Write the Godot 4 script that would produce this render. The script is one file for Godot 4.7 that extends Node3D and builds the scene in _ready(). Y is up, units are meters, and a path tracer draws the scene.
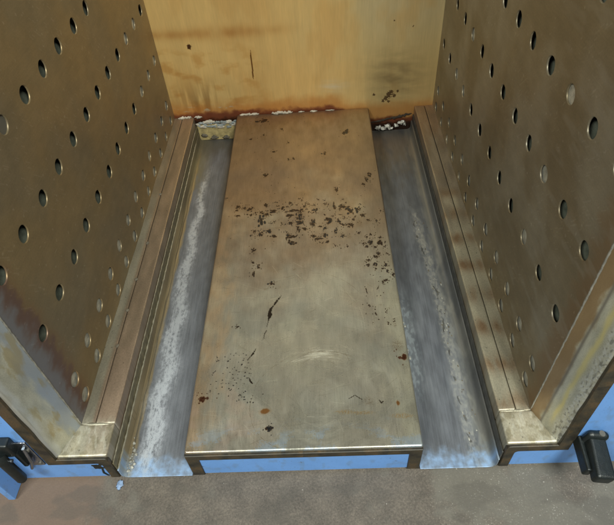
extends Node3D
# Interior of a small trolley oven: a raised plinth between two wheel channels, perforated side panels, tinted back sheet.
# Metres; x right, y up, z towards the viewer; z = 0 is the front face of the oven.

const HP := 0.0645        # height of plinth and ledges
const BACK := -0.794      # plane of the back sheet
const TALL := 1.70        # assumed chamber height, made tall so light reaches the upper back sheet
const PL := -0.2923       # inner face of the left perforated panel
const PR := 0.2923
const JL := -0.3094       # outer edge of the left jamb, at the front
const JR := 0.3102
const EL := -0.2474       # channel side edge of the left ledge
const ER := 0.2517
const SPOTS := "-75 -430 7.3 12.0 1;-61 -400 6.2 5.2 1;-74 -394 4.4 5.1 0;-50 -387 4.4 4.5 0;-85 -402 2.6 2.8 0;-91 -391 2.3 2.5 0;-84 -356 3.8 3.9 0;-21 -370 5.2 5.4 0;-26 -387 5.2 5.1 0;-16 -384 5.2 3.8 0;-9 -403 3.5 7.8 0;3 -403 4.4 4.6 0;-5 -434 5.5 9.4 1;-4 -419 7.1 4.7 1;-21 -420 3.6 3.5 0;18 -416 3.5 10.4 1;24 -454 5.5 5.5 1;-2 -452 3.6 5.0 0;-19 -454 9.2 3.9 0;-22 -441 9.1 4.1 0;-37 -462 4.6 5.6 0;-53 -455 9.2 4.2 0;-68 -474 3.0 5.7 0;-66 -446 3.6 5.5 0;-73 -451 4.6 3.3 0;-23 -475 3.3 3.4 0;4 -463 2.6 2.8 0;-97 -462 4.6 5.7 0;-120 -470 5.6 4.3 0;-122 -461 2.6 2.8 0;-119 -446 4.6 2.7 0;-107 -467 3.0 2.9 0;-94 -446 2.7 3.3 0;-52 -369 3.1 2.5 2;-45 -409 10.7 3.4 2;19 -384 3.9 3.0 0;26 -377 3.5 3.5 0;-119 -418 2.4 1.9 2;58 -460 2.7 8.4 0;74 -458 7.3 5.6 0;86 -449 7.2 8.2 1;100 -448 4.5 6.9 1;108 -432 3.5 5.4 0;116 -419 2.1 2.6 0;131 -418 2.3 2.6 0;90 -422 2.2 2.6 0;46 -423 6.2 7.9 1;64 -419 4.4 5.3 1;72 -409 5.3 3.9 0;85 -407 4.4 5.2 0;101 -410 6.1 10.4 2;18 -414 4.4 3.9 0;30 -407 3.5 3.1 0;40 -402 3.5 3.8 1;39 -385 3.5 6.2 1;42 -367 3.4 3.7 0;63 -385 10.4 12.5 2;58 -393 3.5 5.0 1;70 -380 3.4 3.8 1;80 -377 5.2 4.9 2;98 -387 2.4 3.0 0;117 -382 2.6 2.7 0;111 -376 2.4 2.5 0;116 -363 5.1 4.8 0;131 -361 4.7 6.0 0;109 -353 3.0 3.1 0;123 -351 2.4 2.3 0;103 -360 2.3 2.4 0;91 -357 2.5 2.9 2;56 -357 1.7 2.0 0;76 -354 1.7 2.0 0;133 -373 2.4 2.5 0;139 -351 1.6 1.9 0;140 -335 1.7 1.8 0;127 -335 3.3 3.7 0;122 -329 3.2 3.4 0;31 -377 3.5 3.5 0;18 -383 3.5 2.5 0;23 -376 2.0 2.4 0;109 -321 3.3 2.3 0;107 -311 3.2 3.1 0;119 -311 2.6 4.9 0;136 -309 2.3 4.0 0;130 -302 2.2 2.2 0;137 -295 2.3 4.3 0;145 -286 2.4 3.7 0;132 -276 3.5 2.9 0;127 -270 1.6 3.0 0;131 -219 2.1 2.3 2;136 -187 2.9 4.5 2;136 -152 9.9 10.3 2;141 -131 5.6 5.4 3;100 -254 0.9 5.1 0;120 -226 1.8 1.9 2;-83 -326 3.0 2.3 0;-74 -316 2.7 4.5 0;-80 -300 2.3 5.1 0;-50 -278 4.2 3.8 0;-58 -267 3.5 3.1 2;-14 -307 4.1 3.3 2;-36 -270 2.0 2.1 2;-98 -194 2.7 1.5 0;-135 -74 5.4 5.1 3;-50 -55 6.0 4.0 4;-43 -30 5.1 3.4 1;87 -64 6.5 7.3 2;125 -60 2.1 3.6 4;-86 -766 11.2 6.6 0;-92 -762 4.5 6.2 0;92 -702 7.0 9.9 0;43 -727 5.7 7.9 2;59 -717 3.2 5.8 2;45 -627 4.1 4.6 0;-59 -641 3.7 3.6 0;-18 -614 2.7 3.4 0;-29 -612 2.1 2.7 0;-74 -564 4.0 4.8 0;64 -510 2.9 5.9 0;129 -549 4.2 6.9 0;123 -535 2.9 5.6 0;116 -521 2.9 3.7 0;107 -623 4.1 4.5 2;-34 -507 7.6 7.5 2;2 -500 17.0 8.9 2;-90 -505 7.7 6.0 2;-111 -693 3.3 3.8 0;-45 -727 2.6 3.9 0;-84 -707 2.2 3.1 0;-30 -671 2.1 3.0 0;78 -48 15.5 2.8 5;129 -42 15.3 3.8 5;55 -50 13.0 3.5 5"

var fbm := FastNoiseLite.new()
var one := FastNoiseLite.new()
var rng := RandomNumberGenerator.new()
var M := {}

class Mb:
	var v := PackedVector3Array()
	var n := PackedVector3Array()
	var u := PackedVector2Array()
	var i := PackedInt32Array()
	func put(p: Vector3, nn: Vector3, uv := Vector2.ZERO) -> int:
		v.append(p); n.append(nn); u.append(uv)
		return v.size() - 1
	func tri(a: int, b: int, c: int) -> void:
		var g := (v[b] - v[a]).cross(v[c] - v[a])
		if g.length_squared() < 1e-20: return
		if g.dot(n[a] + n[b] + n[c]) > 0.0: i.append_array([a, c, b])
		else: i.append_array([a, b, c])
	func quad(a: int, b: int, c: int, d: int) -> void:
		tri(a, b, c); tri(a, c, d)
	func mesh() -> ArrayMesh:
		var arr := []
		arr.resize(Mesh.ARRAY_MAX)
		arr[Mesh.ARRAY_VERTEX] = v; arr[Mesh.ARRAY_NORMAL] = n; arr[Mesh.ARRAY_TEX_UV] = u; arr[Mesh.ARRAY_INDEX] = i
		var m := ArrayMesh.new()
		m.add_surface_from_arrays(Mesh.PRIMITIVE_TRIANGLES, arr)
		return m

func _ready() -> void:
	view_and_light()
	fbm.seed = 7; fbm.frequency = 1.0; fbm.noise_type = FastNoiseLite.TYPE_SIMPLEX_SMOOTH; fbm.fractal_type = FastNoiseLite.FRACTAL_FBM; fbm.fractal_octaves = 4
	one.seed = 3; one.frequency = 1.0; one.noise_type = FastNoiseLite.TYPE_SIMPLEX_SMOOTH; one.fractal_type = FastNoiseLite.FRACTAL_NONE
	rng.seed = 11
	materials()
	ground()
	var oven := thing("drying_oven", "open blue drying oven with heat-stained steel chamber and perforated side panels", "oven")
	casing(oven)
	chamber(oven)
	panels(oven)
	ledges(oven)
	channels(oven)
	plinth(oven)
	lips(oven)
	latches(oven)
	residue(oven)
	loose()

# ---------------------------------------------------------------- camera and light
func view_and_light() -> void:
	var cam := Camera3D.new()
	cam.name = "camera"
	add_child(cam)
	cam.basis = Basis(Vector3.UP, deg_to_rad(3.02)) * Basis(Vector3.RIGHT, deg_to_rad(-46.374)) * Basis(Vector3.BACK, deg_to_rad(-4.646))
	cam.position = Vector3(0.0396, 0.7059, 0.2895)
	cam.fov = 52.275
	cam.near = 0.02
	cam.far = 60.0
	var e := Environment.new()
	e.background_mode = Environment.BG_COLOR
	e.background_color = Color(0.29, 0.31, 0.35)
	e.tonemap_mode = Environment.TONE_MAPPER_LINEAR
	e.tonemap_exposure = 0.95
	e.sdfgi_enabled = true
	e.ssao_enabled = true
	e.ssil_enabled = true
	var w := WorldEnvironment.new()
	w.name = "environment"
	w.environment = e
	add_child(w)
	added_work_light(Vector3(0.62, 0, 1.05), Vector3(0.62, 1.95, 1.05), 8.2, "added tall work light, unseen, on the right behind the viewer, facing the oven")
	added_work_light(Vector3(-0.95, 0, 1.25), Vector3(-0.95, 1.95, 1.25), 6.0, "added tall work light, unseen, on the left behind the viewer, facing the oven")

func added_work_light(at: Vector3, head: Vector3, energy: float, label: String) -> void:  # lamp on a stand, added out of view to light the oven
	var t := thing("added_work_light", label, "lamp", at, "added work lights")
	var black := mat(Color(0.06, 0.06, 0.065), 0.5)
	var target := Vector3(0, 0.05, -0.3)
	part("pole", cyl(Vector3(0, 0.03, 0), Vector3(0, head.y - 0.1, 0), 0.016), black, t)
	part("base_plate", rbox(Vector3(-0.2, 0, -0.2), Vector3(0.2, 0.03, 0.2), 0.006), black, t)
	var h := Node3D.new()
	h.name = "lamp_head"
	t.add_child(h, true)
	h.look_at_from_position(head, target)
	h.position = head - at
	part("housing", rbox(Vector3(-0.34, -0.17, 0.006), Vector3(0.34, 0.17, 0.06), 0.008), black, h)
	var glow := mat(Color(0.9, 0.9, 0.88), 0.4)
	glow.emission_enabled = true
	glow.emission = Color(0.98, 1.0, 0.96)
	glow.emission_energy_multiplier = 1.2
	part("diffuser", rbox(Vector3(-0.32, -0.15, 0.0), Vector3(0.32, 0.15, 0.007), 0.002), glow, h)
	var l := AreaLight3D.new()
	l.name = "lamp_glow"
	h.add_child(l, true)
	l.position = Vector3(0, 0, -0.01)
	l.area_size = Vector2(0.64, 0.30)
	l.light_color = Color(0.98, 1.0, 0.96)
	l.light_energy = energy
	l.area_range = 12.0
	l.area_attenuation = 2.0
	l.shadow_enabled = true

# ---------------------------------------------------------------- scene helpers
func thing(called: String, label: String, category: String, at := Vector3.ZERO, group := "") -> Node3D:
	var o := Node3D.new()
	o.name = called
	add_child(o, true)
	o.position = at
	o.set_meta("label", label)
	o.set_meta("category", category)
	if group: o.set_meta("group", group)
	return o

func part(called: String, b: Mb, m: Material, parent: Node3D, label := "") -> MeshInstance3D:
	var o := MeshInstance3D.new()
	o.name = called
	o.mesh = b.mesh()
	o.material_override = m
	if label: o.set_meta("label", label)
	parent.add_child(o, true)
	return o

func mat(c: Color, rough: float, metal := 0.0, tex: Texture2D = null) -> StandardMaterial3D:
	var m := StandardMaterial3D.new()
	m.albedo_color = c
	m.roughness = rough
	m.metallic = metal
	if tex:
		m.albedo_texture = tex
		m.texture_repeat = false
	return m

func steps(lo: float, hi: float, r: float, k: int) -> Array:
	var a := [lo, lo + r * 0.29, lo + r * 0.62, lo + r]
	for j in range(1, k): a.append(lerpf(lo + r, hi - r, float(j) / k))
	a.append_array([hi - r, hi - r * 0.62, hi - r * 0.29, hi])
	return a

# a box with rounded edges; uvf maps a position to texture coordinates, wave shifts the rounded surface
func rbox(lo: Vector3, hi: Vector3, r: float, cuts := Vector3i(1, 1, 1), uvf = null, wave = null) -> Mb:
	var b := Mb.new()
	var s := [steps(lo.x, hi.x, r, cuts.x), steps(lo.y, hi.y, r, cuts.y), steps(lo.z, hi.z, r, cuts.z)]
	for ax in 3:
		var p1 := (ax + 1) % 3
		var p2 := (ax + 2) % 3
		for side in 2:
			var first := b.v.size()
			for a in s[p1]:
				for c in s[p2]:
					var p := Vector3.ZERO
					p[ax] = hi[ax] if side else lo[ax]
					p[p1] = a
					p[p2] = c
					var q := p.clamp(lo + Vector3.ONE * r, hi - Vector3.ONE * r)
					var nn := (p - q).normalized()
					var at := q + nn * r
					var uv := Vector2(at.x, at.z)
					if uvf != null: uv = uvf.call(at)
					if wave != null: at = wave.call(at, nn)
					b.put(at, nn, uv)
			var w: int = s[p2].size()
			for y in s[p1].size() - 1:
				for x in w - 1:
					var k: int = first + y * w + x
					b.quad(k, k + 1, k + w + 1, k + w)
	if wave != null: renormal(b)
	return b

func renormal(b: Mb) -> void:   # normals from the faces, kept smooth along shared vertices
	var acc := PackedVector3Array()
	acc.resize(b.v.size())
	for t in range(0, b.i.size(), 3):
		var g := (b.v[b.i[t + 2]] - b.v[b.i[t]]).cross(b.v[b.i[t + 1]] - b.v[b.i[t]])
		for k in 3: acc[b.i[t + k]] += g
	for k in b.v.size():
		if acc[k].length_squared() > 1e-22: b.n[k] = acc[k].normalized()

func add(b: Mb, o: Mb) -> Mb:
	var k := b.v.size()
	b.v.append_array(o.v); b.n.append_array(o.n); b.u.append_array(o.u)
	for j in o.i: b.i.append(j + k)
	return b

func cyl(a: Vector3, c: Vector3, r: float, sides := 16) -> Mb:
	return tube([a, c], [r, r], sides)

# a capped tube through points with a radius at each
func tube(path: Array, rad: Array, sides := 10) -> Mb:
	var b := Mb.new()
	var up := Vector3.UP if absf((path[-1] - path[0]).normalized().y) < 0.9 else Vector3.RIGHT
	for k in path.size():
		var d: Vector3 = (path[mini(k + 1, path.size() - 1)] - path[maxi(k - 1, 0)]).normalized()
		var x := d.cross(up).normalized()
		var y := x.cross(d)
		for j in sides + 1:
			var an := TAU * j / sides
			var nn := x * cos(an) + y * sin(an)
			b.put(path[k] + nn * rad[k], nn, Vector2(float(j) / sides, float(k)))
	for k in path.size() - 1:
		for j in sides:
			var q := k * (sides + 1) + j
			b.quad(q, q + 1, q + sides + 2, q + sides + 1)
	for e in [0, path.size() - 1]:
		var d: Vector3 = (path[0] - path[1]).normalized() if e == 0 else (path[-1] - path[-2]).normalized()
		var c := b.put(path[e], d)
		var f := b.v.size()
		for j in sides + 1: b.put(b.v[e * (sides + 1) + j], d)
		for j in sides: b.tri(c, f + j, f + j + 1)
	return b

# an uneven bead of weld or sealant from a to c
func bead(a: Vector3, c: Vector3, r: float, rough: float, seed_at: float, pitch := 0.004) -> Mb:
	var n := maxi(4, int((c - a).length() / pitch))
	var path := []
	var rad := []
	for k in n + 1:
		var t := float(k) / n
		var p := a.lerp(c, t)
		p += Vector3(one.get_noise_2d(k * 0.61, seed_at), one.get_noise_2d(k * 0.53, seed_at + 9.0), one.get_noise_2d(k * 0.57, seed_at + 17.0)) * r * rough
		path.append(p)
		var e := minf(1.0, minf(t, 1.0 - t) * n * 0.4 + 0.25)
		rad.append(r * e * (1.0 + rough * 0.8 * one.get_noise_2d(k * 0.83, seed_at + 31.0)))
	return tube(path, rad, 8)

# an uneven lump
func lump(c: Vector3, size: Vector3, rough: float, seed_at: float, rings := 9, sides := 14) -> Mb:
	var b := Mb.new()
	for y in rings + 1:
		var la := PI * y / rings
		for x in sides + 1:
			var lo := TAU * (x % sides) / sides
			var d := Vector3(sin(la) * cos(lo), cos(la), sin(la) * sin(lo))
			var k := 1.0 + rough * fbm.get_noise_3d(d.x * 0.9 + seed_at, d.y * 0.9, d.z * 0.9)
			b.put(c + d * size * k, d, Vector2(float(x) / sides, float(y) / rings))
	for y in rings:
		for x in sides:
			var q := y * (sides + 1) + x
			b.quad(q, q + 1, q + sides + 2, q + sides + 1)
	renormal(b)
	return b

# a closed outline in x and y drawn out along z, with a small bevel on its front edge
func slab(poly: PackedVector2Array, z0: float, z1: float, bevel := 0.0, uvf = null, nz := 1) -> Mb:
	var b := Mb.new()
	var n := poly.size()
	var area := 0.0
	for k in n: area += poly[k].cross(poly[(k + 1) % n])
	var w := 1.0 if area > 0.0 else -1.0
	var edge := []
	for k in n:
		var d := (poly[(k + 1) % n] - poly[k]).normalized()
		edge.append(Vector2(d.y, -d.x) * w)
	var inset := PackedVector2Array()
	for k in n:
		var m: Vector2 = (edge[k] + edge[(k + n - 1) % n])
		inset.append(poly[k] - m / maxf(0.4, 0.5 * m.length_squared()) * bevel)
	var at := func(p: Vector2, z: float, nn: Vector3) -> int:
		var q := Vector3(p.x, p.y, z)
		return b.put(q, nn, uvf.call(q) if uvf != null else Vector2(q.x, q.y))
	for k in n:
		var nn := Vector3(edge[k].x, edge[k].y, 0)
		var n0 := nn
		var n1 := nn
		var pv: Vector2 = edge[(k + n - 1) % n]
		var nx: Vector2 = edge[(k + 1) % n]
		if pv.dot(edge[k]) > 0.8: n0 = Vector3(pv.x + nn.x, pv.y + nn.y, 0).normalized()
		if nx.dot(edge[k]) > 0.8: n1 = Vector3(nx.x + nn.x, nx.y + nn.y, 0).normalized()
		var k1 := (k + 1) % n
		for j in nz:
			var za := lerpf(z0, z1 - bevel, float(j) / nz)
			var zb := lerpf(z0, z1 - bevel, float(j + 1) / nz)
			b.quad(at.call(poly[k], za, n0), at.call(poly[k1], za, n1), at.call(poly[k1], zb, n1), at.call(poly[k], zb, n0))
		if bevel > 0.0:
			var f := Vector3(0, 0, 1)
			b.quad(at.call(poly[k], z1 - bevel, n0), at.call(poly[k1], z1 - bevel, n1), at.call(inset[k1], z1, (n1 + f).normalized()), at.call(inset[k], z1, (n0 + f).normalized()))
	var ids := Geometry2D.triangulate_polygon(poly)
	for t in range(0, ids.size(), 3):
		b.tri(at.call(inset[ids[t]], z1, Vector3(0, 0, 1)), at.call(inset[ids[t + 1]], z1, Vector3(0, 0, 1)), at.call(inset[ids[t + 2]], z1, Vector3(0, 0, 1)))
		b.tri(at.call(poly[ids[t]], z0, Vector3(0, 0, -1)), at.call(poly[ids[t + 1]], z0, Vector3(0, 0, -1)), at.call(poly[ids[t + 2]], z0, Vector3(0, 0, -1)))
	return b

# ---------------------------------------------------------------- textures
func n2(x: float, y: float, s := 0.0) -> float:
	return fbm.get_noise_2d(x + s * 37.7, y - s * 19.3)

func n1(x: float, y: float, s := 0.0) -> float:
	return one.get_noise_2d(x + s * 37.7, y - s * 19.3)

func sm(a: float, b: float, x: float) -> float:
	return smoothstep(a, b, x)

func rgb(r: float, g: float, b: float) -> Color:
	return Color(r / 255.0, g / 255.0, b / 255.0)

# f(x, y) in millimetres over [x0, x1] by [y0, y1]; row 0 is y0
func bake(w: int, h: int, x0: float, x1: float, y0: float, y1: float, f: Callable) -> Image:
	var im := Image.create(w, h, false, Image.FORMAT_RGB8)
	for j in h:
		var y := lerpf(y0, y1, (j + 0.5) / h)
		for i in w:
			im.set_pixel(i, j, f.call(lerpf(x0, x1, (i + 0.5) / w), y))
	return im

func tex(im: Image) -> ImageTexture:
	return ImageTexture.create_from_image(im)

func grey_map(w: int, h: int, f: Callable) -> ImageTexture:
	var im := Image.create(w, h, false, Image.FORMAT_L8)
	for j in h:
		for i in w:
			var g: float = f.call(float(i), float(j))
			im.set_pixel(i, j, Color(g, g, g))
	return tex(im)

func bump(w: int, h: int, strength: float, f: Callable) -> ImageTexture:
	var im := Image.create(w, h, false, Image.FORMAT_L8)
	for j in h:
		for i in w:
			var g: float = f.call(float(i), float(j))
			im.set_pixel(i, j, Color(g, g, g))
	im.bump_map_to_normal_map(strength)
	return tex(im)

func materials() -> void:
	# ---- shared maps
	var pitted := bump(256, 256, 2.2, func(x, y): return 0.5 + 0.25 * n2(x * 0.05, y * 0.05, 1) + 0.2 * n1(x * 0.35, y * 0.35, 2))
	var uneven := grey_map(256, 256, func(x, y): return clampf(0.62 + 0.30 * n2(x * 0.02, y * 0.02, 3) + 0.14 * n1(x * 0.2, y * 0.2, 4), 0.2, 1.0))
	M.pitted = pitted
	M.uneven = uneven

	# ---- plinth sheet: x -150..150 mm, z -794..0 mm
	var im := bake(640, 1600, -151, 151, -795, 1, func(x, z):
		var a := n2(x * 0.006, z * 0.006, 1)
		var f := n2(x * 0.05, z * 0.02, 2)
		var g := n1(x * 0.9, z * 0.9, 3)
		var heat := sm(-130.0, -560.0, z + a * 200.0 + n2(x * 0.02, z * 0.02, 5) * 90.0)   # brown oxide, partly painted light, at the back; bare steel at the front
		var c := rgb(147, 142, 130).lerp(rgb(118, 104, 90), heat)
		c = c.lerp(rgb(112, 96, 76), 0.75 * sm(-690.0, -790.0, z + f * 60.0))
		c = c.lerp(rgb(158, 128, 96), 0.55 * sm(100.0, 148.0, -x + f * 26.0 + a * 20.0) * sm(-560.0, -260.0, z))         # orange margin on the left
		c = c.lerp(rgb(160, 156, 134), 0.40 * sm(104.0, 142.0, x + f * 22.0) * sm(-420.0, -220.0, z))
		c = c.lerp(rgb(166, 144, 130), 0.40 * sm(0.05, 0.4, n2(x * 0.016, z * 0.016, 8)) * sm(-150.0, -60.0, z) * sm(-20.0, -90.0, x))
		c = c.lerp(rgb(122, 124, 118), 0.35 * sm(-0.1, 0.5, n2(x * 0.007, z * 0.007, 11)) * (1.0 - heat))
		c = c.lerp(rgb(172, 170, 154), 0.22 * sm(0.0, 0.5, n2(x * 0.016, z * 0.012, 13)) * (1.0 - heat))
		# polishing arcs
		var rr := Vector2(x - 22.0, z + 66.0).length()
		var arc := n1(rr * 0.55, 2.0, 6) * n2(x * 0.012, z * 0.012, 7)
		c = c * (1.0 + 0.05 * arc * (1.0 - heat) + 0.07 * f + 0.045 * g + 0.035 * n1(x * 0.5, z * 0.03, 9))
		# fine pitting
		if n1(x * 0.55, z * 0.55, 21) > 0.83 - 0.10 * sm(0.0, 0.5, n2(x * 0.02, z * 0.02, 22)): c = c.darkened(0.22)
		# blue paint mist carried over the front edge
		var o := sm(-44.0, -4.0, z + 14.0 * n2(x * 0.03, z * 0.06, 14)) * sm(0.02, 0.30, n2(x * 0.017, z * 0.03, 15) + 0.16 * n1(x * 0.3, z * 0.3, 16))
		c = c.lerp(rgb(140, 164, 196), 0.42 * o)
		return c)
	stamp_spots(im)
	var t_plinth := tex(im)
	M.plinth = mat(Color.WHITE, 1.0, 0.72, t_plinth)
	var pr := grey_map(320, 800, func(x, z):
		var X: float = x * 0.944 - 151.0
		var Z: float = z * 0.995 - 795.0
		var rr := Vector2(X - 22.0, Z + 66.0).length()
		var r := 0.40 + 0.12 * n2(X * 0.010, Z * 0.010, 31) + 0.04 * n1(X * 0.4, Z * 0.4, 32)
		r -= 0.14 * exp(-pow((X - 20.0) / 60.0, 2.0) - pow((Z + 130.0) / 45.0, 2.0))
		r -= 0.20 * sm(0.15, 0.5, n2(X * 0.014, Z * 0.014, 7)) * sm(-330.0, -160.0, Z)
		r -= 0.05 * n1(rr * 0.12, X * 0.02, 6) * sm(-330.0, -160.0, Z)
		return clampf(r, 0.24, 0.8))
	M.plinth.roughness_texture = pr
	var pn := bump(640, 1600, 1.6, func(x, z):
		var X: float = x * 0.472 - 151.0
		var Z: float = z * 0.4975 - 795.0
		var rr := Vector2(X - 22.0, Z + 66.0).length()
		return 0.5 + 0.012 * n1(rr * 0.7, X * 0.03, 41) * sm(-330.0, -200.0, Z) + 0.14 * n2(X * 0.08, Z * 0.08, 42) + 0.05 * n1(X * 0.7, Z * 0.7, 43))
	M.plinth.normal_enabled = true
	M.plinth.normal_texture = pn
	M.plinth.normal_scale = 0.5

	# ---- back sheet: x -300..300, y 0..600 (row 0 is the top)
	var bw := bake(640, 640, -300, 300, 600, 0, func(x, y):
		var high := sm(330.0, 520.0, y + 90.0 * n2(x * 0.006, y * 0.006, 68))   # unseen upper sheet, made bare steel to put silvery reflections on the plinth
		var s := n2(x * 0.035, y * 0.004, 51)
		var s2 := n1(x * 0.22, y * 0.008, 52)
		var a := n2(x * 0.006, y * 0.006, 53)
		var c := rgb(220, 184, 120)
		c = c.lerp(rgb(216, 188, 130), sm(-60.0, 170.0, x + a * 120.0))
		c = c.lerp(rgb(196, 182, 148), 0.55 * sm(90.0, 190.0, x + a * 60.0) * sm(150.0, 300.0, y))
		c = c.lerp(rgb(204, 160, 96), 0.40 * sm(0.0, 0.5, n2(x * 0.009, y * 0.005, 54)))
		c = c * (1.0 + 0.045 * s + 0.012 * s2 + 0.02 * n1(x * 0.5, y * 0.03, 65))
		c = c.lerp(rgb(192, 188, 174), 0.85 * high)
		# brown tide line on the left at 250 mm
		var bt := exp(-pow((y - 252.0 - 6.0 * a) / (11.0 + 6.0 * n2(x * 0.01, 3.0, 66)), 2.0)) * sm(40.0, -130.0, x) * (0.7 + 0.6 * n2(x * 0.02, y * 0.01, 67))
		c = c.lerp(rgb(160, 100, 42), 0.5 * bt)
		c = c.lerp(rgb(176, 112, 44), 0.35 * sm(0.0, 0.5, n2(x * 0.012, y * 0.02, 55)) * sm(250.0, 190.0, y) * sm(-40.0, -150.0, x))
		# dark smear low on the left and on the right
		c = c.lerp(rgb(112, 82, 44), 0.55 * exp(-pow((x + 215.0) / 62.0, 2.0)) * sm(185.0, 100.0, y + 30.0 * s) * sm(-0.35, 0.25, s))
		var dr := exp(-pow((x - 205.0) / 58.0, 2.0)) * exp(-pow((y - 135.0) / 52.0, 2.0))
		c = c.lerp(rgb(128, 108, 72), clampf(0.62 * dr * (0.8 + 0.6 * n2(x * 0.015, y * 0.05, 56)), 0.0, 0.9))
		# scorched foot
		var burn := sm(112.0, 76.0, y + 12.0 * n2(x * 0.02, y * 0.02, 57) + 22.0 * sm(60.0, 150.0, x))
		c = c.lerp(rgb(186, 112, 48), 0.55 * burn)
		c = c.lerp(rgb(104, 50, 36), 0.8 * sm(80.0, 67.0, y + 9.0 * n2(x * 0.03, y * 0.03, 58) + 36.0 * sm(60.0, 150.0, x)))
		c = c.lerp(rgb(40, 26, 18), 0.9 * sm(64.0, 48.0, y + 6.0 * n2(x * 0.05, y * 0.05, 59) + 32.0 * sm(60.0, 150.0, x)))
		# scratches and specks
		if absf(x + 100.0 - (y - 180.0) * 0.03 + 0.4 * n1(y * 0.03, 1.0, 60)) < 1.3 * sm(146.0, 156.0, y) * sm(214.0, 200.0, y) + 0.1: c = c.lerp(rgb(96, 58, 20), 0.85 if y > 147.0 and y < 213.0 else 0.0)
		if Vector2(x + 224.0, (y - 227.0) * 0.8).length() < 4.2 + 1.5 * n1(x, y, 61): c = rgb(74, 44, 20)
		for q in [[193, 93, 5.5], [187, 86, 4.5], [198, 100, 4.0], [205, 92, 3.4], [181, 80, 3.0], [193, 78, 2.6], [160, 96, 2.5], [234, 243, 1.2], [195, 256, 1.1], [212, 102, 2.6]]:
			if Vector2(x - q[0], (y - q[1]) * 0.8).length() < q[2] * (1.0 + 0.6 * n1(x * 0.25, y * 0.25, 62)): c = c.lerp(rgb(66, 44, 24), 0.75)
		var wp := exp(-pow((x - 72.0) / 26.0, 2.0) - pow((y - 122.0) / 12.0, 2.0)) * (0.6 + 0.8 * n2(x * 0.02, y * 0.1, 63))
		c = c.lerp(rgb(214, 204, 182), clampf(0.7 * wp, 0.0, 0.8))
		c = c.lerp(rgb(190, 178, 158), 0.8 * sm(0.2, 0.5, n2(x * 0.03, y * 0.09, 64)) * exp(-pow((y - 84.0) / 7.0, 2.0)) * sm(-120.0, -170.0, x))
		return c)
	M.back = mat(Color.WHITE, 0.42, 0.55, tex(bw))
	M.back.texture_repeat = false

	# ---- perforated sheets: z -794..-44, y 64..680 ; side -1 left, 1 right
	for side in [-1, 1]:
		var pp := bake(640, 512, -800, -40, 680, 60, func(z, y):
			var k: float = side * 7.0
			var a := n2(z * 0.005, y * 0.005, 71.0 + k)
			var f := n2(z * 0.03, y * 0.05, 72.0 + k)
			var st := n1(z * 0.012, y * 0.5, 73.0 + k)
			var c := rgb(134, 116, 86).lerp(rgb(124, 111, 88), sm(-0.4, 0.4, a))
			if side > 0: c = rgb(124, 112, 90).lerp(rgb(140, 131, 113), sm(-0.3, 0.4, a))
			c = c * (1.0 + 0.05 * f + 0.02 * st + 0.05 * n1(z * 0.6, y * 0.6, 74) + 0.05 * n2(z * 0.012, y * 0.012, 79.0 + k))
			# weld tint beside the front edge: straw, then purple, then grey
			var e: float = z + 44.0 + 14.0 * f + 8.0 * a
			if side < 0:
				c = c.lerp(rgb(122, 94, 68), 0.6 * sm(-62.0, -34.0, e))
				c = c.lerp(rgb(98, 78, 80), 0.65 * sm(-46.0, -30.0, e))
				c = c.lerp(rgb(124, 128, 136), 0.8 * sm(-30.0, -8.0, e))  # weld grey, widened to paint in a lit reflection
			else:
				c = c.lerp(rgb(120, 94, 66), 0.6 * sm(-40.0, -8.0, e))
				c = c.lerp(rgb(150, 144, 132), 0.35 * sm(0.12, 0.45, n2(z * 0.010, y * 0.035, 75)) * sm(-420.0, -120.0, z))  # paler streaks towards the front, painted in for the sheen
			# rubbed marks, splashes
			if n1(z * 0.11, y * 0.11, 76.0 + k) > 0.86: c = c.lightened(0.12)
			var w := n1((z + y) * 0.03, (z - y) * 0.4, 77.0 + k)
			if w > 0.72 and n2(z * 0.01, y * 0.01, 78.0 + k) > 0.12: c = c.lightened(0.10)
			return c)
		M["panel%d" % side] = mat(Color.WHITE, 0.46, 0.6, tex(pp))
		M["panel%d" % side].texture_repeat = false

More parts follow.
